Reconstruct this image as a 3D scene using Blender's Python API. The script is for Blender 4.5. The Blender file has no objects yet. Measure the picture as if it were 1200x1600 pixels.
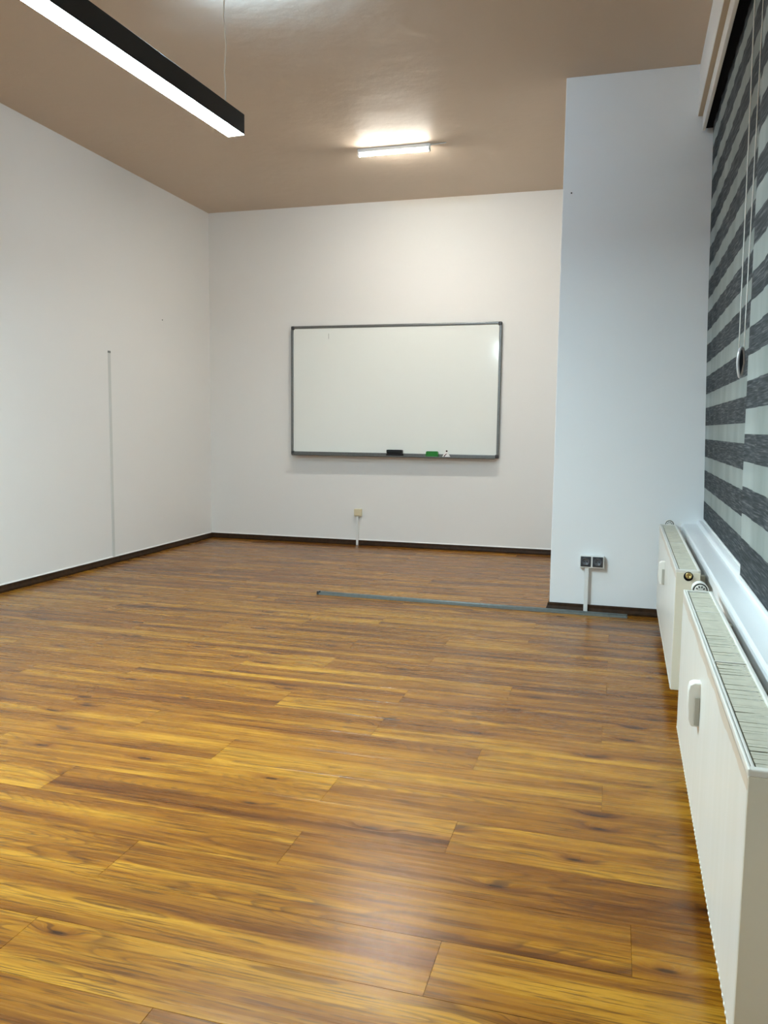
import bpy, bmesh, math, random
from mathutils import Vector, Matrix

random.seed(7)
S = bpy.context.scene
COL = S.collection

# ------------------------------------------------------------------ camera
YAW, PIT, ROL, CAMH, FPX = 0.2783492, 0.1037050, 0.0115184, 1.15, 1262.745
cam_d = bpy.data.cameras.new('camera')
cam = bpy.data.objects.new('camera', cam_d)
COL.objects.link(cam)
cy, sy = math.cos(YAW), math.sin(YAW)
fw = Vector((-sy * math.cos(PIT), cy * math.cos(PIT), -math.sin(PIT)))
rt = Vector((cy, sy, 0.0))
up = rt.cross(fw)
c_, s_ = math.cos(ROL), math.sin(ROL)
r2, u2 = rt * c_ + up * s_, up * c_ - rt * s_
cam.matrix_world = Matrix(((r2.x, u2.x, -fw.x, 0), (r2.y, u2.y, -fw.y, 0), (r2.z, u2.z, -fw.z, CAMH), (0, 0, 0, 1)))
cam_d.sensor_fit = 'HORIZONTAL'
cam_d.sensor_width = 36.0
cam_d.lens = FPX * 36.0 / 1200.0
cam_d.clip_start = 0.02
S.camera = cam

# ------------------------------------------------------------------ world, exposure
w = bpy.data.worlds.new('evening')
S.world = w
w.use_nodes = True
w.node_tree.nodes['Background'].inputs[0].default_value = (0.10, 0.13, 0.18, 1)
w.node_tree.nodes['Background'].inputs[1].default_value = 0.35
S.view_settings.view_transform = 'Standard'
S.view_settings.look = 'None'
S.view_settings.gamma = 1.0
S.view_settings.use_curve_mapping = False
S.view_settings.exposure = 2.75
S.cycles.max_bounces = 14
S.cycles.diffuse_bounces = 8
S.cycles.transparent_max_bounces = 16
S.cycles.use_denoising = True
S.cycles.sample_clamp_indirect = 8.0

# lamp strengths (used in the lamp builders below)
PENDANT_E, PENDANT_C = 57.0, (0.70, 0.92, 1.0)
TUBE_E, TUBE_C = 132.0, (1.0, 0.96, 0.87)
COOL_E, COOL_C = 54.0, (0.48, 0.74, 1.0)

# ------------------------------------------------------------------ room numbers (metres)
L, D, P, CY, H = 4.006, 7.516, -0.376, 5.209, 3.259
YB = -1.6                       # wall behind the camera
T = 0.0115                      # the window wall runs slightly off square


# ------------------------------------------------------------------ materials
def new_mat(name):
    m = bpy.data.materials.new(name)
    m.use_nodes = True
    nt = m.node_tree
    return m, nt, nt.nodes['Principled BSDF']


def N(nt, kind, **kw):
    n = nt.nodes.new(kind)
    for k, v in kw.items():
        setattr(n, k, v)
    return n


def ramp(nt, stops, interp='LINEAR'):
    n = nt.nodes.new('ShaderNodeValToRGB')
    cr = n.color_ramp
    cr.interpolation = interp
    while len(cr.elements) < len(stops):
        cr.elements.new(0.5)
    for e, (p, c) in zip(cr.elements, stops):
        e.position = p
        e.color = (c[0], c[1], c[2], 1) if len(c) == 3 else c
    return n


def mix_rgb(nt, fac, a, b, mode='MIX'):
    n = nt.nodes.new('ShaderNodeMix')
    n.data_type = 'RGBA'
    n.blend_type = mode
    for sock, val in ((n.inputs[0], fac), (n.inputs[6], a), (n.inputs[7], b)):
        if hasattr(val, 'links'):
            nt.links.new(val, sock)
        elif isinstance(val, tuple):
            sock.default_value = (val[0], val[1], val[2], 1)
        else:
            sock.default_value = val
    return n.outputs[2]


def simple(name, col, rough=0.5, metal=0.0, spec=0.5, noise=0.0, nscale=20.0, bump=0.0, bscale=200.0):
    m, nt, b = new_mat(name)
    b.inputs['Base Color'].default_value = (*col, 1)
    b.inputs['Roughness'].default_value = rough
    b.inputs['Metallic'].default_value = metal
    b.inputs['Specular IOR Level'].default_value = spec
    if noise or bump:
        tc = N(nt, 'ShaderNodeTexCoord')
    if noise:
        n = N(nt, 'ShaderNodeTexNoise')
        n.inputs['Scale'].default_value = nscale
        n.inputs['Detail'].default_value = 4
        nt.links.new(tc.outputs['Object'], n.inputs['Vector'])
        r = ramp(nt, [(0.3, tuple(x * (1 - noise) for x in col)), (0.7, tuple(min(1, x * (1 + noise)) for x in col))])
        nt.links.new(n.outputs[0], r.inputs[0])
        nt.links.new(r.outputs[0], b.inputs['Base Color'])
    if bump:
        n2 = N(nt, 'ShaderNodeTexNoise')
        n2.inputs['Scale'].default_value = bscale
        n2.inputs['Detail'].default_value = 3
        bp = N(nt, 'ShaderNodeBump')
        bp.inputs['Strength'].default_value = bump
        bp.inputs['Distance'].default_value = 0.002
        nt.links.new(tc.outputs['Object'], n2.inputs['Vector'])
        nt.links.new(n2.outputs[0], bp.inputs['Height'])
        nt.links.new(bp.outputs[0], b.inputs['Normal'])
    return m


def emit(name, col, strength):
    m, nt, b = new_mat(name)
    b.inputs['Base Color'].default_value = (0.8, 0.8, 0.8, 1)
    b.inputs['Emission Color'].default_value = (*col, 1)
    b.inputs['Emission Strength'].default_value = strength
    return m


def emit_tube(name, col, strength):
    """LED tube: the strip inside faces down, so the cover is dimmer towards its sides"""
    m, nt, b = new_mat(name)
    b.inputs['Base Color'].default_value = (0.8, 0.8, 0.8, 1)
    b.inputs['Emission Color'].default_value = (*col, 1)
    geo = N(nt, 'ShaderNodeNewGeometry')
    sp = N(nt, 'ShaderNodeSeparateXYZ')
    nt.links.new(geo.outputs['True Normal'], sp.inputs[0])
    mr = N(nt, 'ShaderNodeMapRange')
    mr.inputs['From Min'].default_value = -0.08
    mr.inputs['From Max'].default_value = -1.0
    nt.links.new(sp.outputs[2], mr.inputs['Value'])
    pw = N(nt, 'ShaderNodeMath', operation='POWER')
    pw.inputs[1].default_value = 1.8
    nt.links.new(mr.outputs[0], pw.inputs[0])
    sc = N(nt, 'ShaderNodeMath', operation='MULTIPLY_ADD')
    sc.inputs[1].default_value = strength
    sc.inputs[2].default_value = 1.0
    nt.links.new(pw.outputs[0], sc.inputs[0])
    nt.links.new(sc.outputs[0], b.inputs['Emission Strength'])
    return m


def paint(name, col, rough, spec, big, fine):
    """wall paint: roller texture plus slow unevenness of the plaster"""
    m, nt, b = new_mat(name)
    geo = N(nt, 'ShaderNodeNewGeometry')
    n0 = N(nt, 'ShaderNodeTexNoise')
    n0.inputs['Scale'].default_value = 1.3
    n0.inputs['Detail'].default_value = 3
    nt.links.new(geo.outputs['Position'], n0.inputs['Vector'])
    r = ramp(nt, [(0.3, tuple(x * 0.985 for x in col)), (0.7, col)])
    nt.links.new(n0.outputs[0], r.inputs[0])
    nt.links.new(r.outputs[0], b.inputs['Base Color'])
    b.inputs['Roughness'].default_value = rough
    b.inputs['Specular IOR Level'].default_value = spec
    n1 = N(nt, 'ShaderNodeTexNoise')
    n1.inputs['Scale'].default_value = 2.6
    n1.inputs['Detail'].default_value = 5
    n1.inputs['Roughness'].default_value = 0.55
    n2 = N(nt, 'ShaderNodeTexNoise')
    n2.inputs['Scale'].default_value = 180
    n2.inputs['Detail'].default_value = 2
    for n in (n1, n2):
        nt.links.new(geo.outputs['Position'], n.inputs['Vector'])
    b1 = N(nt, 'ShaderNodeBump')
    b1.inputs['Strength'].default_value = big
    b1.inputs['Distance'].default_value = 0.03
    b2 = N(nt, 'ShaderNodeBump')
    b2.inputs['Strength'].default_value = fine
    b2.inputs['Distance'].default_value = 0.001
    nt.links.new(n1.outputs[0], b1.inputs['Height'])
    nt.links.new(n2.outputs[0], b2.inputs['Height'])
    nt.links.new(b1.outputs[0], b2.inputs['Normal'])
    nt.links.new(b2.outputs[0], b.inputs['Normal'])
    return m


def wood_floor():
    m, nt, b = new_mat('laminate_oak')
    lk = nt.links.new
    tc = N(nt, 'ShaderNodeTexCoord')
    at = N(nt, 'ShaderNodeAttribute', attribute_type='OBJECT', attribute_name='seed')
    tone = N(nt, 'ShaderNodeAttribute', attribute_type='OBJECT', attribute_name='tone')
    off = N(nt, 'ShaderNodeVectorMath', operation='SCALE')
    off.inputs[0].default_value = (37.3, 5.71, 11.9)
    lk(at.outputs['Fac'], off.inputs['Scale'])
    p = N(nt, 'ShaderNodeVectorMath', operation='ADD')
    lk(tc.outputs['Object'], p.inputs[0])
    lk(off.outputs[0], p.inputs[1])

    def scaled(src, v):
        n = N(nt, 'ShaderNodeVectorMath', operation='MULTIPLY')
        lk(src, n.inputs[0])
        n.inputs[1].default_value = v
        return n.outputs[0]

    def noise(vec, detail, rough=0.5, dist=0.0):
        n = N(nt, 'ShaderNodeTexNoise')
        n.inputs['Scale'].default_value = 1
        n.inputs['Detail'].default_value = detail
        n.inputs['Roughness'].default_value = rough
        n.inputs['Distortion'].default_value = dist
        lk(vec, n.inputs['Vector'])
        return n.outputs[0]

    def math2(op, a, bb, clamp=False):
        n = N(nt, 'ShaderNodeMath', operation=op, use_clamp=clamp)
        for i, v in enumerate((a, bb)):
            if hasattr(v, 'links'):
                lk(v, n.inputs[i])
            else:
                n.inputs[i].default_value = v
        return n.outputs[0]

    # knots: sparse cells, stretched along the board; they bend the grain round them
    vo = N(nt, 'ShaderNodeTexVoronoi', feature='F1', voronoi_dimensions='2D')
    vo.inputs['Scale'].default_value = 1
    lk(scaled(p.outputs[0], (2.2, 8.5, 1.0)), vo.inputs['Vector'])
    sep = N(nt, 'ShaderNodeSeparateColor')
    lk(vo.outputs['Color'], sep.inputs[0])
    rare = math2('GREATER_THAN', sep.outputs[0], 0.60)
    kd = N(nt, 'ShaderNodeMapRange', interpolation_type='SMOOTHSTEP')
    kd.inputs['From Min'].default_value = 0.26
    kd.inputs['From Max'].default_value = 0.02
    lk(vo.outputs['Distance'], kd.inputs['Value'])
    knot_soft = math2('MULTIPLY', kd.outputs[0], rare)
    kc = N(nt, 'ShaderNodeMapRange', interpolation_type='SMOOTHSTEP')
    kc.inputs['From Min'].default_value = 0.085
    kc.inputs['From Max'].default_value = 0.02
    lk(vo.outputs['Distance'], kc.inputs['Value'])
    knot_core = math2('MULTIPLY', kc.outputs[0], rare)

    bend = N(nt, 'ShaderNodeCombineXYZ')
    lk(math2('MULTIPLY', knot_soft, 0.022), bend.inputs[1])
    pb = N(nt, 'ShaderNodeVectorMath', operation='ADD')
    lk(p.outputs[0], pb.inputs[0])
    lk(bend.outputs[0], pb.inputs[1])
    P0 = pb.outputs[0]

    broad = noise(scaled(P0, (0.6, 12.0, 1.0)), 4.0, 0.55, 0.6)
    streak = noise(scaled(P0, (2.0, 55.0, 1.0)), 4.0, 0.6, 0.5)
    fine = noise(scaled(P0, (7.0, 170.0, 1.0)), 3.0, 0.65)
    wv = N(nt, 'ShaderNodeTexWave', wave_type='BANDS', bands_direction='Y', wave_profile='SAW')
    wv.inputs['Scale'].default_value = 1.0
    wv.inputs['Distortion'].default_value = 9.0
    wv.inputs['Detail'].default_value = 3.0
    wv.inputs['Detail Scale'].default_value = 1.0
    lk(scaled(P0, (1.6, 14.0, 1.0)), wv.inputs['Vector'])

    f = math2('ADD', math2('MULTIPLY', broad, 0.94), math2('MULTIPLY', streak, 0.26))
    f = math2('ADD', f, math2('MULTIPLY', math2('SUBTRACT', wv.outputs['Fac'], 0.5), 0.05))
    f = math2('ADD', f, math2('MULTIPLY', math2('SUBTRACT', fine, 0.5), 0.20))
    f = math2('ADD', f, tone.outputs['Fac'])
    f = math2('SUBTRACT', f, math2('MULTIPLY', knot_soft, 0.13))
    r = ramp(nt, [(0.34, (0.078, 0.0215, 0.0016)), (0.44, (0.150, 0.047, 0.0028)), (0.53, (0.220, 0.077, 0.0042)),
                  (0.61, (0.295, 0.116, 0.0060)), (0.74, (0.43, 0.202, 0.016))])
    lk(f, r.inputs[0])
    # short dark pores
    pore = ramp(nt, [(0.38, (1, 1, 1)), (0.44, (0, 0, 0))])
    lk(noise(scaled(P0, (6.0, 170.0, 1.0)), 2.0, 0.6), pore.inputs[0])
    # contour lines of a slow field: the arched cathedral grain
    field = noise(scaled(P0, (0.85, 7.5, 1.0)), 1.0, 0.4, 0.2)
    fr = math2('FRACT', math2('MULTIPLY', field, 30.0), 0.0)
    line = ramp(nt, [(0.0, (1, 1, 1)), (0.16, (0.5, 0.5, 0.5)), (0.45, (0, 0, 0)), (0.93, (0, 0, 0)), (1.0, (1, 1, 1))])
    lk(fr, line.inputs[0])
    where = ramp(nt, [(0.42, (0, 0, 0)), (0.54, (1, 1, 1))])
    lk(noise(scaled(P0, (1.1, 5.0, 1.0)), 2.0, 0.5), where.inputs[0])
    arch = math2('MULTIPLY', line.outputs[0], where.outputs[0])
    base = mix_rgb(nt, math2('MULTIPLY', arch, 0.62), r.outputs[0], (0.075, 0.024, 0.003))
    col = mix_rgb(nt, math2('MULTIPLY', pore.outputs[0], 0.62), base, (0.055, 0.019, 0.005))
    col = mix_rgb(nt, math2('MULTIPLY', knot_core, 0.85), col, (0.022, 0.008, 0.003))
    lk(col, b.inputs['Base Color'])
    rr = N(nt, 'ShaderNodeMapRange')
    rr.inputs['To Min'].default_value = 0.24
    rr.inputs['To Max'].default_value = 0.31
    lk(streak, rr.inputs['Value'])
    lk(rr.outputs[0], b.inputs['Roughness'])
    b.inputs['Specular IOR Level'].default_value = 0.36
    bp = N(nt, 'ShaderNodeBump')
    bp.inputs['Strength'].default_value = 0.10
    bp.inputs['Distance'].default_value = 0.001
    lk(fine, bp.inputs['Height'])
    lk(bp.outputs[0], b.inputs['Normal'])
    return m


def radiator_paint():
    """old cream enamel; along the top of the front runs a yellowed strip with a ragged lower edge"""
    m, nt, b = new_mat('radiator_enamel_front')
    lk = nt.links.new
    tc = N(nt, 'ShaderNodeTexCoord')
    sp = N(nt, 'ShaderNodeSeparateXYZ')
    lk(tc.outputs['Object'], sp.inputs[0])
    n = N(nt, 'ShaderNodeTexNoise')
    n.inputs['Scale'].default_value = 5
    n.inputs['Detail'].default_value = 5
    lk(tc.outputs['Object'], n.inputs['Vector'])
    a = N(nt, 'ShaderNodeMath', operation='MULTIPLY_ADD')
    lk(n.outputs[0], a.inputs[0])
    a.inputs[1].default_value = 0.035
    lk(sp.outputs[2], a.inputs[2])
    g = N(nt, 'ShaderNodeMath', operation='GREATER_THAN')
    lk(a.outputs[0], g.inputs[0])
    g.inputs[1].default_value = 0.578
    streaks = N(nt, 'ShaderNodeTexNoise')
    streaks.inputs['Scale'].default_value = 1
    streaks.inputs['Detail'].default_value = 3
    mp = N(nt, 'ShaderNodeVectorMath', operation='MULTIPLY')
    mp.inputs[1].default_value = (1, 22, 1.2)
    lk(tc.outputs['Object'], mp.inputs[0])
    lk(mp.outputs[0], streaks.inputs['Vector'])
    r = ramp(nt, [(0.35, (0.71, 0.695, 0.63)), (0.7, (0.74, 0.725, 0.67))])
    lk(streaks.outputs[0], r.inputs[0])
    f = N(nt, 'ShaderNodeMath', operation='MULTIPLY')
    lk(g.outputs[0], f.inputs[0])
    f.inputs[1].default_value = 0.8
    col = mix_rgb(nt, f.outputs[0], r.outputs[0], (0.60, 0.50, 0.385))
    lk(col, b.inputs['Base Color'])
    b.inputs['Roughness'].default_value = 0.35
    return m


def fabric_dark():
    m, nt, b = new_mat('blind_weave_charcoal')
    lk = nt.links.new
    geo = N(nt, 'ShaderNodeNewGeometry')
    mp = N(nt, 'ShaderNodeVectorMath', operation='MULTIPLY')
    mp.inputs[1].default_value = (60, 8, 170)
    lk(geo.outputs['Position'], mp.inputs[0])
    n = N(nt, 'ShaderNodeTexNoise')
    n.inputs['Scale'].default_value = 1
    n.inputs['Detail'].default_value = 3
    lk(mp.outputs[0], n.inputs['Vector'])
    r = ramp(nt, [(0.38, (0.022, 0.028, 0.031)), (0.54, (0.045, 0.053, 0.058)), (0.74, (0.13, 0.135, 0.14))])
    lk(n.outputs[0], r.inputs[0])
    lk(r.outputs[0], b.inputs['Base Color'])
    b.inputs['Roughness'].default_value = 0.85
    b.inputs['Specular IOR Level'].default_value = 0.25
    return m


def fabric_sheer():
    m, nt, b = new_mat('blind_sheer_grey')
    lk = nt.links.new
    geo = N(nt, 'ShaderNodeNewGeometry')
    mp = N(nt, 'ShaderNodeVectorMath', operation='MULTIPLY')
    mp.inputs[1].default_value = (4, 5, 1.6)
    lk(geo.outputs['Position'], mp.inputs[0])
    n = N(nt, 'ShaderNodeTexNoise')
    n.inputs['Scale'].default_value = 1
    n.inputs['Detail'].default_value = 4
    lk(mp.outputs[0], n.inputs['Vector'])
    r = ramp(nt, [(0.35, (0.29, 0.325, 0.305)), (0.65, (0.37, 0.405, 0.385))])
    lk(n.outputs[0], r.inputs[0])
    lk(r.outputs[0], b.inputs['Base Color'])
    b.inputs['Roughness'].default_value = 0.8
    b.inputs['Specular IOR Level'].default_value = 0.2
    tr = N(nt, 'ShaderNodeBsdfTransparent')
    mx = N(nt, 'ShaderNodeMixShader')
    mx.inputs[0].default_value = 0.74
    lk(tr.outputs[0], mx.inputs[1])
    lk(b.outputs[0], mx.inputs[2])
    lk(mx.outputs[0], nt.nodes['Material Output'].inputs['Surface'])
    return m


def glass_pane():
    m, nt, b = new_mat('window_glass')
    b.inputs['Base Color'].default_value = (0.9, 0.95, 0.95, 1)
    b.inputs['Roughness'].default_value = 0.02
    b.inputs['Transmission Weight'].default_value = 1.0
    b.inputs['IOR'].default_value = 1.45
    return m


M = {
    'wall': paint('wall_paint', (0.805, 0.80, 0.775), 0.62, 0.25, 0.05, 0.10),
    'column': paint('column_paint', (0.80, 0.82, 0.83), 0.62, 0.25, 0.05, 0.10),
    'ceiling': paint('ceiling_paint', (0.60, 0.50, 0.40), 0.58, 0.18, 0.35, 0.10),
    'floor': wood_floor(),
    'underlay': simple('underlay', (0.03, 0.018, 0.01), 0.9),
    'baseboard': simple('baseboard_wenge', (0.034, 0.016, 0.006), 0.5, spec=0.15, noise=0.35, nscale=30),
    'caulk': simple('caulk', (0.82, 0.81, 0.78), 0.4),
    'white': simple('white_lacquer', (0.80, 0.80, 0.77), 0.35),
    'pvc': simple('white_plastic', (0.74, 0.75, 0.73), 0.4),
    'sill': simple('white_sill', (0.80, 0.82, 0.83), 0.28),
    'board': simple('whiteboard_enamel', (0.82, 0.85, 0.81), 0.10, spec=0.5),
    'alu': simple('grey_aluminium', (0.18, 0.185, 0.18), 0.38, metal=0.75, noise=0.1, nscale=60),
    'alu_dark': simple('dark_plastic_corner', (0.035, 0.036, 0.038), 0.4),
    'rail': simple('rail_aluminium', (0.17, 0.195, 0.19), 0.5, metal=0.2, noise=0.12, nscale=50),
    'black': simple('black_lacquer', (0.006, 0.010, 0.012), 0.35, spec=0.35),
    'black_matt': simple('black_matt', (0.004, 0.004, 0.005), 0.85, spec=0.1),
    'felt': simple('black_felt', (0.010, 0.010, 0.011), 0.9),
    'green': simple('green_foam', (0.010, 0.20, 0.022), 0.6, noise=0.2, nscale=60),
    'paper': simple('white_card', (0.80, 0.79, 0.77), 0.6),
    'ink': simple('dark_red_ink', (0.05, 0.012, 0.012), 0.5),
    'smudge': simple('grey_ink', (0.33, 0.34, 0.33), 0.5),
    'cream': simple('cream_plastic', (0.70, 0.62, 0.42), 0.42),
    'socket_grey': simple('socket_charcoal', (0.034, 0.039, 0.047), 0.38),
    'socket_dark': simple('socket_well', (0.085, 0.092, 0.105), 0.4),
    'brass': simple('brass', (0.62, 0.48, 0.20), 0.3, metal=0.9),
    'chrome': simple('chrome', (0.65, 0.66, 0.66), 0.2, metal=1.0),
    'rad_front': radiator_paint(),
    'rad': simple('radiator_enamel', (0.74, 0.725, 0.66), 0.35),
    'rad_side': simple('radiator_side_enamel', (0.70, 0.665, 0.54), 0.4),
    'grille': simple('radiator_grille', (0.56, 0.535, 0.43), 0.5, noise=0.1, nscale=40),
    'meter': simple('meter_plastic', (0.76, 0.75, 0.70), 0.4),
    'meter_dark': simple('meter_grey', (0.42, 0.40, 0.34), 0.5),
    'fab_dark': fabric_dark(),
    'fab_sheer': fabric_sheer(),
    'cord': simple('cord_white', (0.78, 0.78, 0.75), 0.5),
    'weight': simple('clear_plastic', (0.60, 0.60, 0.62), 0.15, metal=0.3),
    'glass': glass_pane(),
    'led_pendant': emit('pendant_led', PENDANT_C, PENDANT_E),
    'led_tube': emit_tube('tube_warm_led', TUBE_C, TUBE_E),
    'led_cool': emit('tube_cool_led', COOL_C, COOL_E),
    'led_fill': emit('fill_tube_led', (1.0, 0.90, 0.72), 20.0),  # glow of the added fill lamp
    'wire': simple('white_cable', (0.82, 0.81, 0.77), 0.35),
    'hole': simple('nail_dark', (0.04, 0.035, 0.03), 0.6),
    'groove_cap': simple('grey_cable', (0.20, 0.21, 0.20), 0.6),
    'trunk_grey': simple('trunking_grey', (0.62, 0.63, 0.60), 0.45),
    'underside_bounce': simple('wall_underside_bounce', (0.45, 0.37, 0.27), 0.8),  # brown bounce from the floor, put into the colour of the wall's underside
}


# ------------------------------------------------------------------ mesh helpers
class MB:
    def __init__(self):
        self.bm = bmesh.new()

    def box(self, x0, x1, y0, y1, z0, z1, bevel=0.0, seg=2, mi=0):
        b2 = bmesh.new()
        vs = [b2.verts.new(v) for v in ((x0, y0, z0), (x1, y0, z0), (x1, y1, z0), (x0, y1, z0),
                                        (x0, y0, z1), (x1, y0, z1), (x1, y1, z1), (x0, y1, z1))]
        for f in ((0, 3, 2, 1), (4, 5, 6, 7), (0, 1, 5, 4), (1, 2, 6, 5), (2, 3, 7, 6), (3, 0, 4, 7)):
            b2.faces.new([vs[i] for i in f]).material_index = mi
        if bevel:
            bmesh.ops.bevel(b2, geom=b2.edges[:], offset=bevel, segments=seg, profile=0.5, affect='EDGES', clamp_overlap=True)
        self._merge(b2)
        return self

    def prism(self, pts, axis, a0, a1, bevel=0.0, mi=0):
        """extrude a 2-D outline along an axis; pts are (u,v) in the two other axes, in xyz order"""
        b2 = bmesh.new()

        def at(p, a):
            return {'x': (a, p[0], p[1]), 'y': (p[0], a, p[1]), 'z': (p[0], p[1], a)}[axis]
        A = [b2.verts.new(at(p, a0)) for p in pts]
        B = [b2.verts.new(at(p, a1)) for p in pts]
        n = len(pts)
        b2.faces.new(A)
        b2.faces.new(B[::-1])
        for i in range(n):
            b2.faces.new((A[i], B[i], B[(i + 1) % n], A[(i + 1) % n]))
        bmesh.ops.recalc_face_normals(b2, faces=b2.faces[:])
        for f in b2.faces:
            f.material_index = mi
        if bevel:
            bmesh.ops.bevel(b2, geom=b2.edges[:], offset=bevel, segments=2, profile=0.5, affect='EDGES', clamp_overlap=True)
        self._merge(b2)
        return self

    def tube(self, pts, r, n=10, closed=False, cap=True):
        """round tube through points; r a number or a list"""
        pts = [Vector(p) for p in pts]
        k = len(pts)
        rings = []
        ref = None
        for i, p in enumerate(pts):
            if closed:
                t = pts[(i + 1) % k] - pts[i - 1]
            else:
                t = pts[min(i + 1, k - 1)] - pts[max(i - 1, 0)]
            t.normalize()
            if ref is None:
                ref = Vector((1, 0, 0)) if abs(t.x) < 0.8 else Vector((0, 1, 0))
            a = (ref - t * ref.dot(t)).normalized()
            ref = a
            b = t.cross(a)
            rr = r[i] if isinstance(r, (list, tuple)) else r
            rings.append([self.bm.verts.new(p + (a * math.cos(2 * math.pi * j / n) + b * math.sin(2 * math.pi * j / n)) * rr) for j in range(n)])
        m = k if closed else k - 1
        for i in range(m):
            A, B = rings[i], rings[(i + 1) % k]
            for j in range(n):
                self.bm.faces.new((A[j], A[(j + 1) % n], B[(j + 1) % n], B[j])).smooth = True
        if cap and not closed:
            self.bm.faces.new(rings[0][::-1])
            self.bm.faces.new(rings[-1])
        return self

    def lathe(self, profile, centre, axis, n=24):
        """profile of (radius, along) revolved round an axis through centre"""
        c = Vector(centre)
        ax = {'x': Vector((1, 0, 0)), 'y': Vector((0, 1, 0)), 'z': Vector((0, 0, 1))}[axis]
        u = Vector((0, 0, 1)) if axis != 'z' else Vector((1, 0, 0))
        v = ax.cross(u)
        rings = []
        for r, a in profile:
            rings.append([self.bm.verts.new(c + ax * a + (u * math.cos(2 * math.pi * j / n) + v * math.sin(2 * math.pi * j / n)) * max(r, 1e-5)) for j in range(n)])
        for A, B in zip(rings, rings[1:]):
            for j in range(n):
                self.bm.faces.new((A[j], A[(j + 1) % n], B[(j + 1) % n], B[j])).smooth = True
        self.bm.faces.new(rings[0][::-1])
        self.bm.faces.new(rings[-1])
        return self

    def grid(self, fn, nu, nv, mi=0, smooth=True):
        vs = [[self.bm.verts.new(fn(i / nu, j / nv)) for j in range(nv + 1)] for i in range(nu + 1)]
        for i in range(nu):
            for j in range(nv):
                f = self.bm.faces.new((vs[i][j], vs[i + 1][j], vs[i + 1][j + 1], vs[i][j + 1]))
                f.smooth = smooth
                f.material_index = mi
        return self

    def _merge(self, b2):
        me = bpy.data.meshes.new('tmp')
        b2.to_mesh(me)
        b2.free()
        self.bm.from_mesh(me)
        bpy.data.meshes.remove(me)

    def build(self, name, mat, parent=None, loc=(0, 0, 0), recalc=True):
        if recalc:
            bmesh.ops.recalc_face_normals(self.bm, faces=self.bm.faces[:])
        me = bpy.data.meshes.new(name)
        self.bm.to_mesh(me)
        self.bm.free()
        for mm in (mat if isinstance(mat, (list, tuple)) else [mat]):
            me.materials.append(M[mm])
        o = bpy.data.objects.new(name, me)
        COL.objects.link(o)
        o.location = loc
        if parent is not None:
            o.parent = parent
        return o


def tag(o, label=None, cat=None, group=None, kind=None):
    if label: o['label'] = label
    if cat: o['category'] = cat
    if group: o['group'] = group
    if kind: o['kind'] = kind
    return o


def empty(name, loc, rz=0.0):
    o = bpy.data.objects.new(name, None)
    o.empty_display_size = 0.1
    COL.objects.link(o)
    o.location = loc
    o.rotation_euler = (0, 0, rz)
    return o


def copy_tree(o, parent=None):
    c = o.copy()
    COL.objects.link(c)
    c.parent = parent
    for ch in list(o.children):
        copy_tree(ch, c)
    return c


# ------------------------------------------------------------------ the room shell
XR = 0.95                                                       # outer face of the window wall
st = lambda o: tag(o, kind='structure')
fl = st(MB().box(-L - .15, XR, YB - .15, D + .15, -0.12, -0.009).build('floor', 'underlay'))
st(MB().box(-L - .15, XR, YB - .15, D + .15, H, H + .12).build('ceiling', 'ceiling'))
st(MB().box(-L - .15, -L, YB - .15, D + .15, -0.009, H).build('wall_left', 'wall'))
st(MB().box(-L, P + .05, D, D + .15, -0.009, H).build('wall_back', 'wall'))
st(MB().box(-L, XR, YB - .15, YB, -0.009, H).build('wall_front', 'wall'))
# the projecting pier: its front closes the right of the room, its left flank runs to the back wall
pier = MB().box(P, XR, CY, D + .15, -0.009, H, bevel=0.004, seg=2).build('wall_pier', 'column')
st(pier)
wx = lambda y: 0.378 + T * (y - 5.2)
mb = MB()
for (x, za, zb, ya, yb) in ((0.0, 2.972, H, YB, CY), (0.037, -0.009, 0.552, YB, CY), (0.0, 0.552, 2.972, YB, 0.9)):
    b2 = [(wx(ya) + x, ya), (wx(yb) + x, yb), (XR, yb), (XR, ya)]
    mb.prism(b2, 'z', za, zb)
st(mb.build('wall_right', 'wall'))

# floor boards: every laminate board is a piece of the floor
BW, BL = 0.187, 1.31
full = None
phases = {-1: .05, 0: -.335, 1: .076, 2: -.82, 3: -.406, 4: -.838, 5: 0.0, 6: -.425, 7: -.845, 8: -.01, 9: -.84, 10: -.406}
tones = {(4, 0): -.06, (0, 1): .03}
prev = 0


def board_mesh(x0, x1, y0, y1):
    g = 0.0003
    m = MB()
    a, b, c, d, t = x0 + g, x1 - g, y0 + g, y1 - g, 0.0005
    vs = [m.bm.verts.new(v) for v in ((a, c, -.008), (b, c, -.008), (b, d, -.008), (a, d, -.008),
                                      (a, c, -.0004), (b, c, -.0004), (b, d, -.0004), (a, d, -.0006),
                                      (a + t, c + t, 0), (b - t, c + t, 0), (b - t, d - t, 0), (a + t, d - t, 0))]
    for f in ((0, 3, 2, 1), (0, 1, 5, 4), (1, 2, 6, 5), (2, 3, 7, 6), (3, 0, 4, 7),
              (4, 5, 9, 8), (5, 6, 10, 9), (6, 7, 11, 10), (7, 4, 8, 11), (8, 9, 10, 11)):
        m.bm.faces.new([vs[i] for i in f])
    return m


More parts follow.
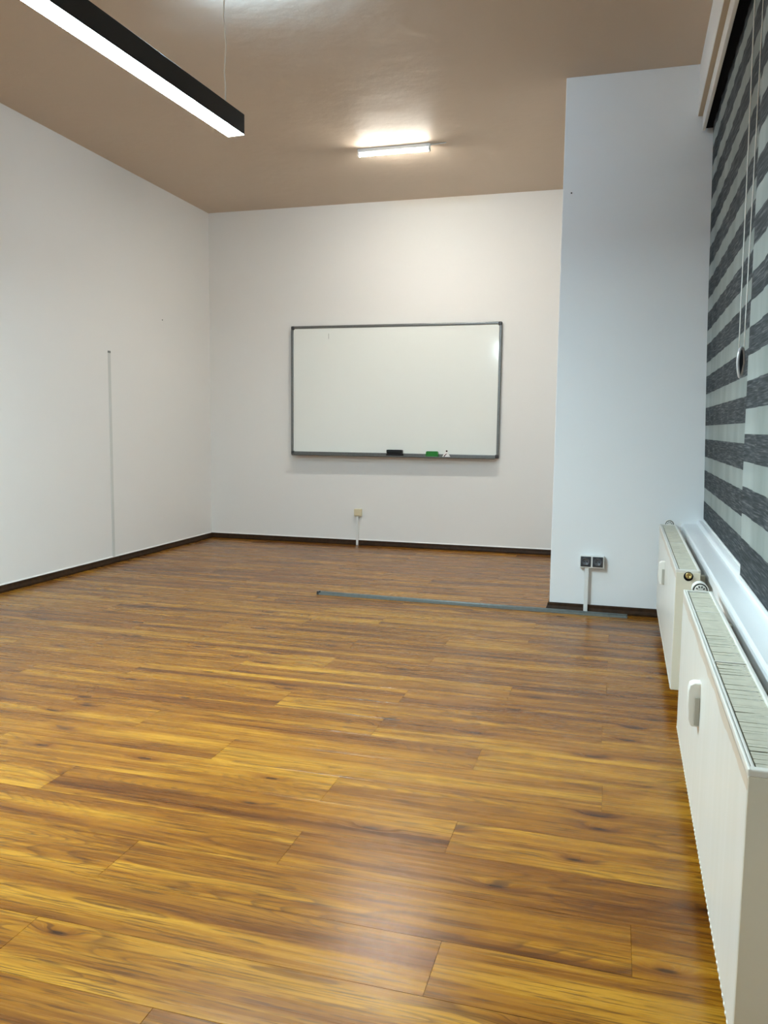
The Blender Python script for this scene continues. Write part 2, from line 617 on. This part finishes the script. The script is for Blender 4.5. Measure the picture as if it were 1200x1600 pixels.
XA, XB = -L + 0.004, 0.41
k = -17
while True:
    y0 = 1.50 + BW * k
    y1 = y0 + BW
    if y0 < YB:
        k += 1
        continue
    if y0 > D - 0.02:
        break
    y1 = min(y1, D - 0.003)
    ph = phases.get(k)
    if ph is None:
        ph = random.choice([q for q in (0.0, -.42, -.84) if abs(q - prev) > .1])
    prev = ph
    xe = XB if y0 < CY - .01 else P - 0.004
    j0 = math.floor((XA - ph) / BL)
    x = ph + j0 * BL
    while x < xe:
        a, b = max(x, XA), min(x + BL, xe)
        if b - a > 0.02:
            if b - a > BL - 0.001 and y1 - y0 > BW - 0.001 and full is not None:
                o = full.copy()
                COL.objects.link(o)
            else:
                o = board_mesh(-(b - a) / 2, (b - a) / 2, -(y1 - y0) / 2, (y1 - y0) / 2).build('floor_board', 'floor', fl)
                if b - a > BL - 0.001 and y1 - y0 > BW - 0.001:
                    full = o
            o.location = ((a + b) / 2, (y0 + y1) / 2, 0)
            o['seed'] = round(random.uniform(0, 10), 3)
            o['tone'] = round(random.gauss(-0.02, 0.026), 3)
        x += BL
    k += 1


# baseboards, with a bead of filler along the top
def baseboard(name, pts, caulk=True):
    """pts: floor line of the wall, room on the left-hand side of its direction"""
    prof = [(0, 0), (0.020, 0), (0.020, 0.012), (0.012, 0.030), (0.010, 0.044), (0.006, 0.050), (0, 0.050)]
    cprof = [(0, 0.0505), (0.007, 0.0505), (0.004, 0.058), (0, 0.060)]

    def sweep(pr):
        m = MB()
        n = len(pts)
        rings = []
        for i, p in enumerate(pts):
            p = Vector((p[0], p[1], 0))
            ds = []
            if i > 0: ds.append((p - Vector((*pts[i - 1], 0))).normalized())
            if i < n - 1: ds.append((Vector((*pts[i + 1], 0)) - p).normalized())
            ns = [Vector((-d.y, d.x, 0)) for d in ds]
            nn = sum(ns, Vector()) / len(ns)
            nn = nn / max(nn.length_squared, 1e-6) if len(ns) == 2 else nn
            rings.append([m.bm.verts.new(p + nn * q[0] + Vector((0, 0, q[1]))) for q in pr])
        for A, B in zip(rings, rings[1:]):
            for j in range(len(pr)):
                m.bm.faces.new((A[j], A[(j + 1) % len(pr)], B[(j + 1) % len(pr)], B[j]))
        m.bm.faces.new(rings[0])
        m.bm.faces.new(rings[-1][::-1])
        return m
    o = st(sweep(prof).build(name, 'baseboard'))
    if caulk:
        sweep(cprof).build('filler_bead', 'caulk', o)
    return o


baseboard('baseboard_left', [(-L, D - 0.0205), (-L, YB)])
baseboard('baseboard_back', [(P - 0.0205, D), (-L, D)])
baseboard('baseboard_pier', [(0.405, CY), (P, CY), (P, D - 0.0205)], caulk=False)

# ------------------------------------------------------------------ window wall: fascia, sill, window
tb = MB()
fx = lambda y, d: 0.404 + d + T * (y - 5.2)
tb.prism([(fx(0.9, 0), 0.9), (fx(5.188, 0), 5.188), (fx(5.188, .018), 5.188), (fx(0.9, .018), 0.9)], 'z', 2.878, 2.972, bevel=0.003)
st(tb.build('trim_1', 'white'))
tg = MB()
tg.prism([(wx(0.9) + .002, 0.9), (wx(5.2) + .002, 5.2), (fx(5.2, .03), 5.2), (fx(0.9, .03), 0.9)], 'z', 2.966, 2.9715)
st(tg.build('trim_2', 'underside_bounce'))  # thin strip that carries the painted bounce light

win = st(empty('window_1', (0.60, 3.0, 0.6)))
loc = win.location


def wbox(m, xa, xb_, ya, yb, za, zb, bev=0.004):
    return m.box(xa - loc.x, xb_ - loc.x, ya - loc.y, yb - loc.y, za - loc.z, zb - loc.z, bevel=bev)


m = MB()
for (ya, yb, za, zb) in ((0.9, 5.205, 0.595, 0.66), (0.9, 5.205, 2.90, 2.97), (5.14, 5.205, 0.66, 2.90), (0.9, 0.97, 0.66, 2.90),
                         (3.10, 3.20, 0.66, 2.90)):
    wbox(m, 0.60, 0.67, ya, yb, za, zb)
m.build('window_frame', 'white', win)
for (ya, yb) in ((0.972, 3.098), (3.202, 5.138)):
    wbox(MB(), 0.63, 0.636, ya, yb, 0.662, 2.898, 0).build('pane', 'glass', win)
sx = lambda y, d: d + T * (y - 5.2)
m = MB()
prof = [(0.398, 0.566), (0.398, 0.584), (0.400, 0.589), (0.405, 0.592), (0.484, 0.592), (0.489, 0.612), (0.494, 0.616), (0.60, 0.618),
        (0.60, 0.545), (0.414, 0.545), (0.400, 0.558)]
prof = [(0.398, 0.552), (0.398, 0.582), (0.400, 0.588), (0.406, 0.591), (0.486, 0.591), (0.491, 0.609), (0.496, 0.612), (0.60, 0.613), (0.60, 0.552)]
A = [m.bm.verts.new((sx(5.2075, p[0]) - loc.x, 5.2075 - loc.y, p[1] - loc.z)) for p in prof]
B = [m.bm.verts.new((sx(0.9, p[0]) - loc.x, 0.9 - loc.y, p[1] - loc.z)) for p in prof]
m.bm.faces.new(A); m.bm.faces.new(B[::-1])
for i in range(len(prof)):
    m.bm.faces.new((A[i], B[i], B[(i + 1) % len(prof)], A[(i + 1) % len(prof)]))
m.build('window_sill', 'sill', win)


# ------------------------------------------------------------------ zebra blinds
def xb(y, z):
    return .46 + (2.88 - z) * (.062 / 2.26) + (y - 5.2) * (.004 + .013 * (2.88 - z) / 2.26)


def blind(name, label, ya, yb, dx, zbot, zlight, light_h, cords):
    """ya > yb; zlight: height of the middle of one sheer band"""
    root = empty(name, (xb(yb, zbot) + dx, (ya + yb) / 2, zbot))
    tag(root, label, 'blind', None)
    R = root.location
    ztop = 2.90
    per = 0.1845

    def surf(y, z, off=0.0):
        rip = 0.0022 * math.sin(y * 21 + z * 2.0) * (0.4 + 0.6 * max(0, (y - yb) / (ya - yb))) + 0.0015 * math.sin(y * 47 + z * 3.1)
        rip *= min(1.0, max(0.0, (z - zbot) / 0.3))
        return Vector((xb(y, z) + dx + off + rip, y, z)) - R

    # band edges from the bottom up
    edges = []
    z = zlight - light_h / 2
    while z - per > zbot:
        z -= per
    edges.append((zbot, z, 'dark'))
    first_light = z
    while z < ztop:
        edges.append((z, min(z + light_h, ztop), 'sheer'))
        z += light_h
        if z < ztop:
            edges.append((z, min(z + per - light_h, ztop), 'dark'))
        z += per - light_h
    nu = 40
    for za, zb, kind in edges:
        if zb - za < 0.004:
            continue
        m = MB()
        m.grid(lambda u, v: surf(ya + (yb - ya) * u, za + (zb - za) * v), nu, 2)
        if kind == 'dark':
            m.grid(lambda u, v: surf(ya + (yb - ya) * u, za + (zb - za) * v, 0.0012), nu, 2)
            m.build('dark_band', 'fab_dark', root, recalc=False)
        else:
            m.build('sheer_band', 'fab_sheer', root, recalc=False)
    # the second layer of the same cloth runs behind, its bands a little lower
    m = MB()
    for za, zb, kind in edges:
        za2, zb2 = max(za - 0.016, zbot), max(zb - 0.016, zbot)
        if zb2 - za2 < 0.002:
            continue
        m.grid(lambda u, v: surf(ya + (yb - ya) * u, za2 + (zb2 - za2) * v, 0.034), nu, 1, mi=0 if kind == 'dark' else 1)
    m.build('rear_layer', ['fab_dark', 'fab_sheer'], root, recalc=False)
    # bottom bar between the two layers
    m = MB()
    pr = [(-0.003, -0.012), (0.040, -0.012), (0.040, 0.000), (-0.003, 0.000)]
    A = [m.bm.verts.new(Vector((xb(ya, zbot) + dx + p[0], ya, zbot + p[1])) - R) for p in pr]
    B = [m.bm.verts.new(Vector((xb(yb, zbot) + dx + p[0], yb, zbot + p[1])) - R) for p in pr]
    m.bm.faces.new(A); m.bm.faces.new(B[::-1])
    for i in range(4):
        m.bm.faces.new((A[i], B[i], B[(i + 1) % 4], A[(i + 1) % 4]))
    m.build('bottom_bar', 'pvc', root)
    # cassette the cloth runs out of
    m = MB()
    f2 = lambda y, d: d + T * (y - 5.2)
    m.prism([(f2(ya, .423) - R.x, ya - R.y), (f2(ya, .56) - R.x, ya - R.y), (f2(yb, .56) - R.x, yb - R.y), (f2(yb, .423) - R.x, yb - R.y)],
            'z', 2.893 - R.z, 2.965 - R.z)
    m.build('cassette', 'black_matt', root)
    if cords:
        c1 = [(0.423 + 0.014 * t, 3.40 + 0.004 * math.sin(t * 9), 2.893 - (2.893 - 1.47) * t) for t in [i / 14 for i in range(15)]]
        c2 = [(0.4485 + 0.0055 * t, 3.365 + 0.03 * t + 0.003 * math.sin(t * 8 + 1), 2.893 - (2.893 - 1.47) * t) for t in [i / 14 for i in range(15)]]
        for c in (c1, c2):
            MB().tube([Vector(q) - R for q in c], 0.0021, 8).build('pull_cord', 'cord', root)
        # ring shaped cord weight: a pointed drop open in the middle
        cx, cyy, cz = 0.4455, 3.398, 1.415
        ring = []
        for i in range(28):
            a = 2 * math.pi * i / 28
            wv = 0.017 * math.cos(a) * (1.0 if math.sin(a) > 0 else (1 - 0.35 * abs(math.sin(a))))
            ring.append(Vector((cx + wv * 0.7, cyy + wv * 0.55, cz + 0.056 * math.sin(a))) - R)
        cw = MB().tube(ring, 0.0058, 10, closed=True).build('cord_weight', 'weight', root)
        c0 = Vector((cx, cyy, cz)) - R
        mm = MB()  # dark plate added as the shade inside the drop's opening
        mid = [c0 + (p - c0) * 0.86 for p in ring]
        va = [mm.bm.verts.new(p + Vector((0.0012, -0.0015, 0))) for p in mid]
        vb = [mm.bm.verts.new(p - Vector((0.0012, -0.0015, 0))) for p in mid]
        mm.bm.faces.new(va); mm.bm.faces.new(vb[::-1])
        for i in range(len(mid)):
            mm.bm.faces.new((va[i], vb[i], vb[(i + 1) % len(mid)], va[(i + 1) % len(mid)]))
        mm.build('weight_shade', 'socket_grey', cw)
    return root


blind('zebra_blind', 'striped charcoal and grey zebra roller blind nearest the pier, with hanging white cord loop',
      5.192, 3.14, 0.0, 0.627, 1.145, 0.080, True)
blind('zebra_blind', 'striped charcoal and grey zebra roller blind without cords, at the right edge',
      3.112, 1.15, -0.041, 0.640, 1.187, 0.088, False)


# ------------------------------------------------------------------ radiators
def radiator(label, y0, y1, ztop, brass, bars):
    """local frame: +y along the wall away from the camera, x towards the wall"""
    ln = y1 - y0
    th = math.atan(0.0105)
    root = empty('panel_radiator', (0.269 + 0.0105 * (y0 - 5.2), y0, 0.0), -th)
    tag(root, label, 'radiator', None)
    zb, W = 0.098, 0.094
    # flat front with turned-in edges
    m = MB().box(0, 0.012, 0.0, ln, zb, ztop - 0.008, bevel=0.0035)
    m.build('front_panel', 'rad_front', root)
    m = MB()
    nb = int(ln / 0.024)
    for i in range(nb):
        ym = 0.012 + (ln - 0.024) * i / (nb - 1)
        m.box(-0.0015, 0.004, ym - 0.0055, ym + 0.0055, zb + 0.004, zb + 0.010, bevel=0.0014, seg=1)
    tag(m.build('weld_spots', 'rad', root), kind='stuff')
    # water panels behind
    m = MB().box(0.014, 0.026, 0.012, ln - 0.012, zb + .01, ztop - 0.03, bevel=0.005)
    m.build('water_panel', 'rad', root)
    m = MB().box(W - 0.014, W - 0.002, 0.012, ln - 0.012, zb + .01, ztop - 0.03, bevel=0.005)
    m.build('water_panel', 'rad', root)
    # corrugated convector sheet in between
    m = MB()
    npl = int(ln / 0.02)
    pts = []
    for i in range(npl + 1):
        yy = 0.02 + (ln - 0.04) * i / npl
        pts.append((0.030 if i % 2 else 0.076, yy))
    for (a, b) in zip(pts, pts[1:]):
        vs = [m.bm.verts.new(v) for v in ((a[0], a[1], zb + .03), (b[0], b[1], zb + .03), (b[0], b[1], ztop - .05), (a[0], a[1], ztop - .05))]
        m.bm.faces.new(vs)
    m.build('convector_sheet', 'rad_side', root)
    # top cover: rim and thin slats
    m = MB()
    m.box(0.0, 0.006, 0, ln, ztop - 0.018, ztop, bevel=0.002)
    m.box(0.0065, 0.013, 0.002, ln - 0.002, ztop - 0.016, ztop - 0.0015, bevel=0.002)
    m.box(W - 0.011, W, 0, ln, ztop - 0.018, ztop, bevel=0.003)
    m.box(0.0, W, 0, 0.018, ztop - 0.014, ztop - 0.0005, bevel=0.003)
    m.box(0.0, W, ln - 0.010, ln, ztop - 0.014, ztop - 0.0005, bevel=0.003)
    cov = m.build('top_cover', 'rad', root)
    m = MB()
    ns = int((ln - 0.03) / 0.0115)
    rnd = random.Random(int(y0 * 100))
    for i in range(ns):
        ym = 0.022 + (ln - 0.036) * i / ns
        t = rnd.uniform(-0.0012, 0.0012)
        d = rnd.uniform(-0.0012, 0.0006)
        hw = 0.0036 + rnd.uniform(-0.0006, 0.0005)
        if rnd.random() < 0.03:
            t *= 3.0
        a, b = 0.016, W - 0.011
        z1 = ztop - 0.004 + d
        vs = [m.bm.verts.new(v) for v in ((a, ym - hw - t, z1 - .001), (b, ym - hw + t, z1 - .001), (b, ym + hw + t, z1 + .0004), (a, ym + hw - t, z1 + .0004))]
        m.bm.faces.new((vs[0], vs[1], vs[2], vs[3]))
    tag(m.build('grille_slats', 'grille', cov), kind='stuff')
    for yb_ in bars:
        MB().box(0.010, W - 0.009, yb_ - y0 - 0.003, yb_ - y0 + 0.003, ztop - 0.006, ztop - 0.0012, bevel=0.0012).build('cross_bar', 'rad', cov)
    # side covers (the near one with the hole for the valve)
    m = MB()
    m.box(0.001, W - 0.001, -0.002, 0.0015, zb + 0.002, ztop - 0.012, bevel=0.0012)
    m.build('side_cover', 'rad_side', root)
    m = MB()
    m.box(0.001, W - 0.001, ln - 0.0015, ln + 0.002, zb + 0.002, ztop - 0.012, bevel=0.0012)
    m.build('side_cover', 'rad_side', root)
    if brass:
        m = MB().lathe([(0.0185, 0.0), (0.0185, -0.0006), (0.0, -0.0006)], (0.048, -0.0021, ztop - 0.026), 'y', 28)
        m.build('valve_hole', 'black_matt', root)
        v = MB().lathe([(0.0125, 0.0), (0.0125, -0.010), (0.0105, -0.012), (0.006, -0.012), (0.0055, -0.007), (0, -0.007)],
                       (0.048, -0.0024, ztop - 0.0215), 'y', 24).build('valve_nut', 'brass', root)
        MB().prism([(0.048 - 0.004, ztop - 0.0250), (0.048 + 0.004, ztop - 0.0250), (0.048, ztop - 0.0180)], 'y', -0.0105, -0.0088).build('vent_screw', 'brass', v)
    # thermostat head on the far end, its collar turned to the room
    zc = ztop - 0.002
    th_ = MB().lathe([(0.0, 0.008), (0.0195, 0.008), (0.0205, 0.009), (0.0205, 0.016), (0.0255, 0.022), (0.0265, 0.055), (0.023, 0.066), (0.0, 0.068)],
                     (0.056, ln, zc), 'y', 26).build('thermostat_head', 'meter', root)
    ring = [(0.056 + 0.0262 * math.cos(2 * math.pi * i / 30), ln + 0.010, zc + 0.0262 * math.sin(2 * math.pi * i / 30)) for i in range(30)]
    MB().tube(ring, 0.0021, 8, closed=True).build('collar_ring', 'meter', th_)
    MB().lathe([(0.0210, 0.0105), (0.0245, 0.0105), (0.0245, 0.0135), (0.0210, 0.0135)], (0.056, ln, zc), 'y', 26).build('collar_gap', 'black_matt', th_)
    m = MB()
    for a in (0.35, 1.05, 1.75, 2.45):
        m.box(-0.0022, 0.0022, ln + 0.0070, ln + 0.0079, 0.010, 0.0165)
        bmesh.ops.rotate(m.bm, verts=m.bm.verts[-8:], cent=(0, 0, 0), matrix=Matrix.Rotation(a - math.pi / 2 + 0.17, 3, 'Y'))
        bmesh.ops.translate(m.bm, verts=m.bm.verts[-8:], vec=(0.056, 0, zc))
    m.build('scale_marks', 'alu_dark', th_)
    # heat cost meter clipped to the front
    ym = (y0 + y1) / 2 + 0.045 - y0
    prof = [(0.002, 0.375), (-0.020, 0.375), (-0.027, 0.392), (-0.030, 0.43), (-0.030, 0.470), (-0.026, 0.487), (-0.016, 0.493), (0.002, 0.493)]
    hm = MB().prism(prof, 'y', ym - 0.019, ym + 0.019, bevel=0.0028).build('heat_meter', 'meter', root)
    MB().box(-0.013, -0.0005, ym - 0.0225, ym - 0.0185, 0.380, 0.455, bevel=0.001).build('meter_clip', 'meter_dark', hm)
    # wall brackets and feed pipes at the back
    for f in (0.15, 0.85):
        MB().box(W - 0.004, W + 0.040, ln * f - 0.02, ln * f + 0.02, zb + 0.02, ztop - 0.06, bevel=0.002).build('wall_bracket', 'rad_side', root)
    m = MB()
    m.tube([(0.058, ln - 0.002, ztop - 0.004 - 0.02), (0.058, ln + 0.014, ztop - 0.03), (0.075, ln + 0.03, ztop - 0.05), (0.075, ln + 0.03, -0.004)], 0.008, 10)
    m.build('feed_pipe', 'rad', root)
    return root


radiator('white panel radiator standing against the pier, with a brass valve in its end face', 3.415, 5.075, 0.597, True, [4.25])
radiator('large white panel radiator in the right foreground with scuffed top edge', 1.395, 2.972, 0.599, False, [2.06, 2.63])

# ------------------------------------------------------------------ whiteboard and what lies on its ledge
bx0, bx1, bz0, bz1 = -3.101, -1.043, 0.880, 2.125
wb = empty('whiteboard', ((bx0 + bx1) / 2, D - 0.0085, bz0), math.radians(0.42))
tag(wb, 'wide white writing board in a grey metal frame on the back wall', 'whiteboard')
hw, hh = (bx1 - bx0) / 2, bz1 - bz0
MB().box(-hw + .012, hw - .012, -0.022, -0.016, .012, hh - .012).build('writing_surface', 'board', wb)
MB().box(-hw + .01, hw - .01, -0.0155, -0.004, .010, hh - .010).build('backing', 'alu', wb)
for (xa, xb_, za, zb) in ((-hw + .03, hw - .03, hh - 0.024, hh), (-hw, -hw + 0.024, .03, hh - .03), (hw - 0.024, hw, .03, hh - .03)):
    f = MB()
    f.box(xa, xb_, -0.032, -0.004, za, zb, bevel=0.006, seg=3)
    f.build('frame_rail', 'alu', wb)
MB().box(-hw + .03, hw - .03, -0.032, -0.004, 0, 0.030, bevel=0.006, seg=3).build('frame_rail', 'alu', wb)
for sxx in (-1, 1):
    for za in (0, hh - 0.034):
        MB().box(sxx * hw - (0.034 if sxx > 0 else 0), sxx * hw + (0 if sxx > 0 else 0.034), -0.034, -0.003, za - 0.001, za + 0.035, bevel=0.008, seg=3).build('corner_cap', 'alu_dark', wb)
# marker ledge along the bottom
pr = [(-0.030, 0.004), (-0.030, -0.004), (-0.088, -0.006), (-0.094, 0.000), (-0.094, 0.008), (-0.090, 0.008), (-0.088, -0.001), (-0.034, 0.001)]
m = MB().prism(pr, 'x', -hw + 0.03, hw - 0.03)
m.build('marker_ledge', 'alu', wb)
MB().box(-hw + 0.385, -hw + 0.389, -0.0226, -0.0221, hh - 0.126, hh - 0.076).build('pen_mark', 'smudge', wb)

# depth of the things on the ledge
yl = D - 0.0705
zl = bz0 + 0.0022
e1 = empty('board_eraser', (-2.028, yl, zl))
tag(e1, 'black rectangular board eraser on the whiteboard ledge', 'eraser')
MB().box(-.079, .079, -.024, .024, 0.0, 0.028, bevel=0.004).build('felt_pad', 'felt', e1)
MB().box(-.078, .078, -.024, .024, 0.0285, 0.062, bevel=0.007, seg=3).build('grip', 'black', e1)
e2 = empty('board_eraser', (-1.664, yl, zl))
tag(e2, 'small green board eraser on the whiteboard ledge', 'eraser')
MB().prism([(-.060, 0.014), (.060, 0.014), (.054, 0.050), (.049, 0.054), (-.049, 0.054), (-.054, 0.050)], 'y', -.022, .022, bevel=0.003).build('grip', 'green', e2)
MB().box(-.058, .058, -.022, .022, 0.0, 0.0135, bevel=0.002).build('felt_pad', 'green', e2)
h1 = empty('card_triangle', (-1.528, yl, zl + 0.001))
tag(h1, 'white folded triangular card with a dark slanted mark beside green eraser', 'card')
m = MB()
A = [m.bm.verts.new(v) for v in ((-.037, -.016, 0), (.037, -.016, 0), (.012, -.006, .050), (-.012, -.006, .050),
                                 (-.037, .016, 0), (.037, .016, 0), (.012, .006, .050), (-.012, .006, .050))]
for f in ((0, 1, 2, 3), (5, 4, 7, 6), (0, 3, 7, 4), (1, 5, 6, 2), (3, 2, 6, 7), (0, 4, 5, 1)):
    m.bm.faces.new([A[i] for i in f])
m.build('card', 'paper', h1)
m = MB().tube([(-.020, -.0180, .007), (-.010, -.0150, .018), (.004, -.0110, .034)], [.005, .0042, .0032], 8)
m.build('ink_stroke', 'ink', h1)
MB().lathe([(0.008, 0.0), (0.008, -0.007), (0.004, -0.010), (0, -0.010)], (0.004, -0.001, 0.0575), 'y', 14).build('ink_dot', 'ink', h1)

# ------------------------------------------------------------------ wall fittings
j = empty('junction_box', (-2.406, D, 0.288))
tag(j, 'small cream surface wall box low on the back wall below the whiteboard', 'socket')
MB().box(-.037, .037, -.038, 0, 0, .071, bevel=.004).build('box_body', 'cream', j)
MB().box(-.029, .029, -.042, -.0385, .008, .063, bevel=.0025).build('cover_plate', 'cream', j)
t1 = MB().box(-.011, .011, -.014, 0, 0, .285, bevel=.002).build('cable_trunking', 'pvc', None, (-2.409, D - .0004, .002))
tag(t1, 'thin white cable trunking running from cream wall box to floor', 'trunking')
# notch of the trunking stands in front of the baseboard
t1.location.y = D - 0.0215

sk = empty('double_socket', (-0.120, CY, 0.291))
tag(sk, 'pair of charcoal power sockets in a white box on the pier', 'socket')
MB().box(-.074, .074, -.042, 0, 0, .076, bevel=.003).build('box_body', 'pvc', sk)
for xs in (-.037, .036):
    pl = MB().box(xs - .031, xs + .031, -.047, -.0425, .008, .072, bevel=.003).build('socket_plate', 'socket_grey', sk)
    ring = [(0.0245, -0.0475), (0.0245, -0.0505), (0.0215, -0.0505), (0.0205, -0.0478), (0.0, -0.0478)]
    wv = MB().lathe(ring, (xs, 0, .040), 'y', 28)
    wv.build('socket_well', 'socket_dark', pl)
    for px_ in (-.0095, .0095):
        MB().lathe([(0.0028, -0.0480), (0.0028, -0.0486), (0, -0.0486)], (xs + px_, 0, .040), 'y', 10).build('pin_hole', 'black_matt', pl)
    MB().box(xs - .004, xs + .004, -.0505, -.0479, .0555, .0625, bevel=.0008).build('earth_clip', 'alu', pl)
    MB().box(xs - .004, xs + .004, -.0505, -.0479, .0175, .0245, bevel=.0008).build('earth_clip', 'alu', pl)
t2 = MB().box(-.0125, .0125, -.016, 0, 0, .2885, bevel=.002).build('cable_trunking', 'pvc', None, (-0.149, CY - .0212, .002))
tag(t2, 'white cable trunking running down from the charcoal double socket', 'trunking')

# flat cable cover on the left wall, dark at its open top
cv = empty('cable_cover', (-L, 5.806, 0.051))
tag(cv, 'long narrow grey cable strip standing upright on the left wall', 'trunking')
MB().prism([(0.0008, -.019), (0.006, -.016), (0.006, .013), (0.0008, .017)], 'z', 0.0, 1.680, bevel=0.001).build('strip', 'trunk_grey', cv)
MB().prism([(0.0008, -.020), (0.007, -.016), (0.007, .014), (0.0008, .018)], 'z', 1.6805, 1.698, bevel=0.002).build('end_cap', 'groove_cap', cv)


def nail(label, loc, axis):
    m = MB().lathe([(0.002, 0.0), (0.002, 0.004), (0.0045, 0.0045), (0.005, 0.006), (0, 0.007)], (0, 0, 0), axis, 10)
    o = m.build('wall_nail', 'hole', None, loc)
    tag(o, label, 'nail')
    return o


n1 = nail('tiny dark nail in the left wall, higher than the grey cable strip', (-L, 6.619, 2.10), 'x')
n2 = nail('tiny dark nail high on the pier near its left edge', (-0.324, CY, 2.584), 'y')
n2.rotation_euler = (0, 0, math.pi)

# loose metal rail on the floor in front of the pier
a0, a1 = Vector((-1.946, 5.170, 0)), Vector((0.105, 5.121, 0))
dv = a1 - a0
rl = empty('metal_rail', (a0 + a1) / 2, math.atan2(dv.y, dv.x))
tag(rl, 'long thin grey metal rail lying loose on the wooden floor', 'rail')
hl = dv.length / 2
pr = [(-.016, 0.0004), (.016, 0.0004), (.016, .020), (.0135, .020), (.0135, .003), (-.0135, .003), (-.0135, .015), (-.016, .015)]
MB().prism(pr, 'x', -hl, hl).build('channel', 'rail', rl)
MB().tube([(-hl + .02, 0.003, .0135), (0, 0.003, .0135), (hl - .004, 0.003, .0135)], 0.0098, 12).build('rod', 'rail', rl)
MB().box(-hl - .004, -hl + .012, -.018, .018, .0004, .023, bevel=.002).build('end_cap', 'alu_dark', rl)


# ------------------------------------------------------------------ lamps
def batten(label, x0, x1, y, led):
    r = empty('ceiling_batten_light', ((x0 + x1) / 2, y, H))
    tag(r, label, 'lamp')
    hl_ = (x1 - x0) / 2
    MB().box(-hl_, hl_, -.018, .018, -.026, 0, bevel=.003).build('base', 'pvc', r)
    arc = [(0.0165 * math.cos(math.radians(a)), -.0345 + 0.0175 * math.sin(math.radians(a))) for a in range(180, 361, 12)]
    MB().prism([(-.0165, -.0262)] + arc + [(.0165, -.0262)], 'x', -hl_ + .0135, hl_ - .0135).build('light_tube', led, r)
    for s in (-1, 1):
        MB().box(s * hl_ - .013 if s > 0 else -hl_, s * hl_ if s > 0 else -hl_ + .013, -.020, .020, -.054, -.0265, bevel=.004).build('end_cap', 'pvc', r)
    MB().tube([(hl_ + .001, 0, -.010), (hl_ + .05, .005, -.006), (hl_ + .12, 0, -.004)], 0.0035, 8).build('cable', 'pvc', r)
    return r


batten('lit warm white tube light on the ceiling before the whiteboard wall', -1.985, -1.420, 6.11, 'led_tube')
batten('added fill light shaped as a tube on the ceiling near the camera, out of frame', -2.03, -1.43, 0.60, 'led_fill')  # made-up lamp, added to lift the walls and ceiling
batten('lit cool white tube light on the ceiling above the pendant, out of frame', -2.03, -1.43, 3.61, 'led_cool')

pa = math.atan2(0.072, 1.11)
PLEN = 1.60
pend = empty('pendant_light', (-1.555, 3.163, 2.338), -pa)
tag(pend, 'long black linear pendant lamp with glowing white underside', 'lamp')
hwid = 0.039
m = MB()
m.box(-hwid, hwid, -PLEN, 0, 0.006, 0.080, bevel=0.0012)
m.build('housing', 'black', pend)
for s in (-1, 1):
    MB().box(s * hwid - (0.0018 if s > 0 else 0), s * hwid + (0 if s > 0 else 0.0018), -PLEN, 0, 0.0, 0.0058).build('edge_lip', 'black', pend)
MB().box(-hwid + .0024, hwid - .0024, -PLEN + .002, -.002, 0.0, 0.0055, bevel=0.0008).build('led_diffuser', 'led_pendant', pend)
for yy in (-0.10, -PLEN + 0.10):
    wv = MB().tube([(0.010, yy, .081), (0.010, yy, .16), (0.006, yy, .21), (0.010, yy, .27), (0.014, yy, .31), (0.009, yy, .37), (0.004, yy, .42), (0.008, yy, .48), (0.010, yy, .60), (0.010, yy, .80), (0.010, yy, H - 2.338 - .021)], 0.0028, 8)
    wv.build('suspension_wire', 'wire', pend)
    MB().lathe([(0.020, H - 2.338 - .0005), (0.020, H - 2.338 - .012), (0.010, H - 2.338 - .020), (0, H - 2.338 - .020)], (0.010, yy, 0), 'z', 20).build('ceiling_rose', 'pvc', pend)
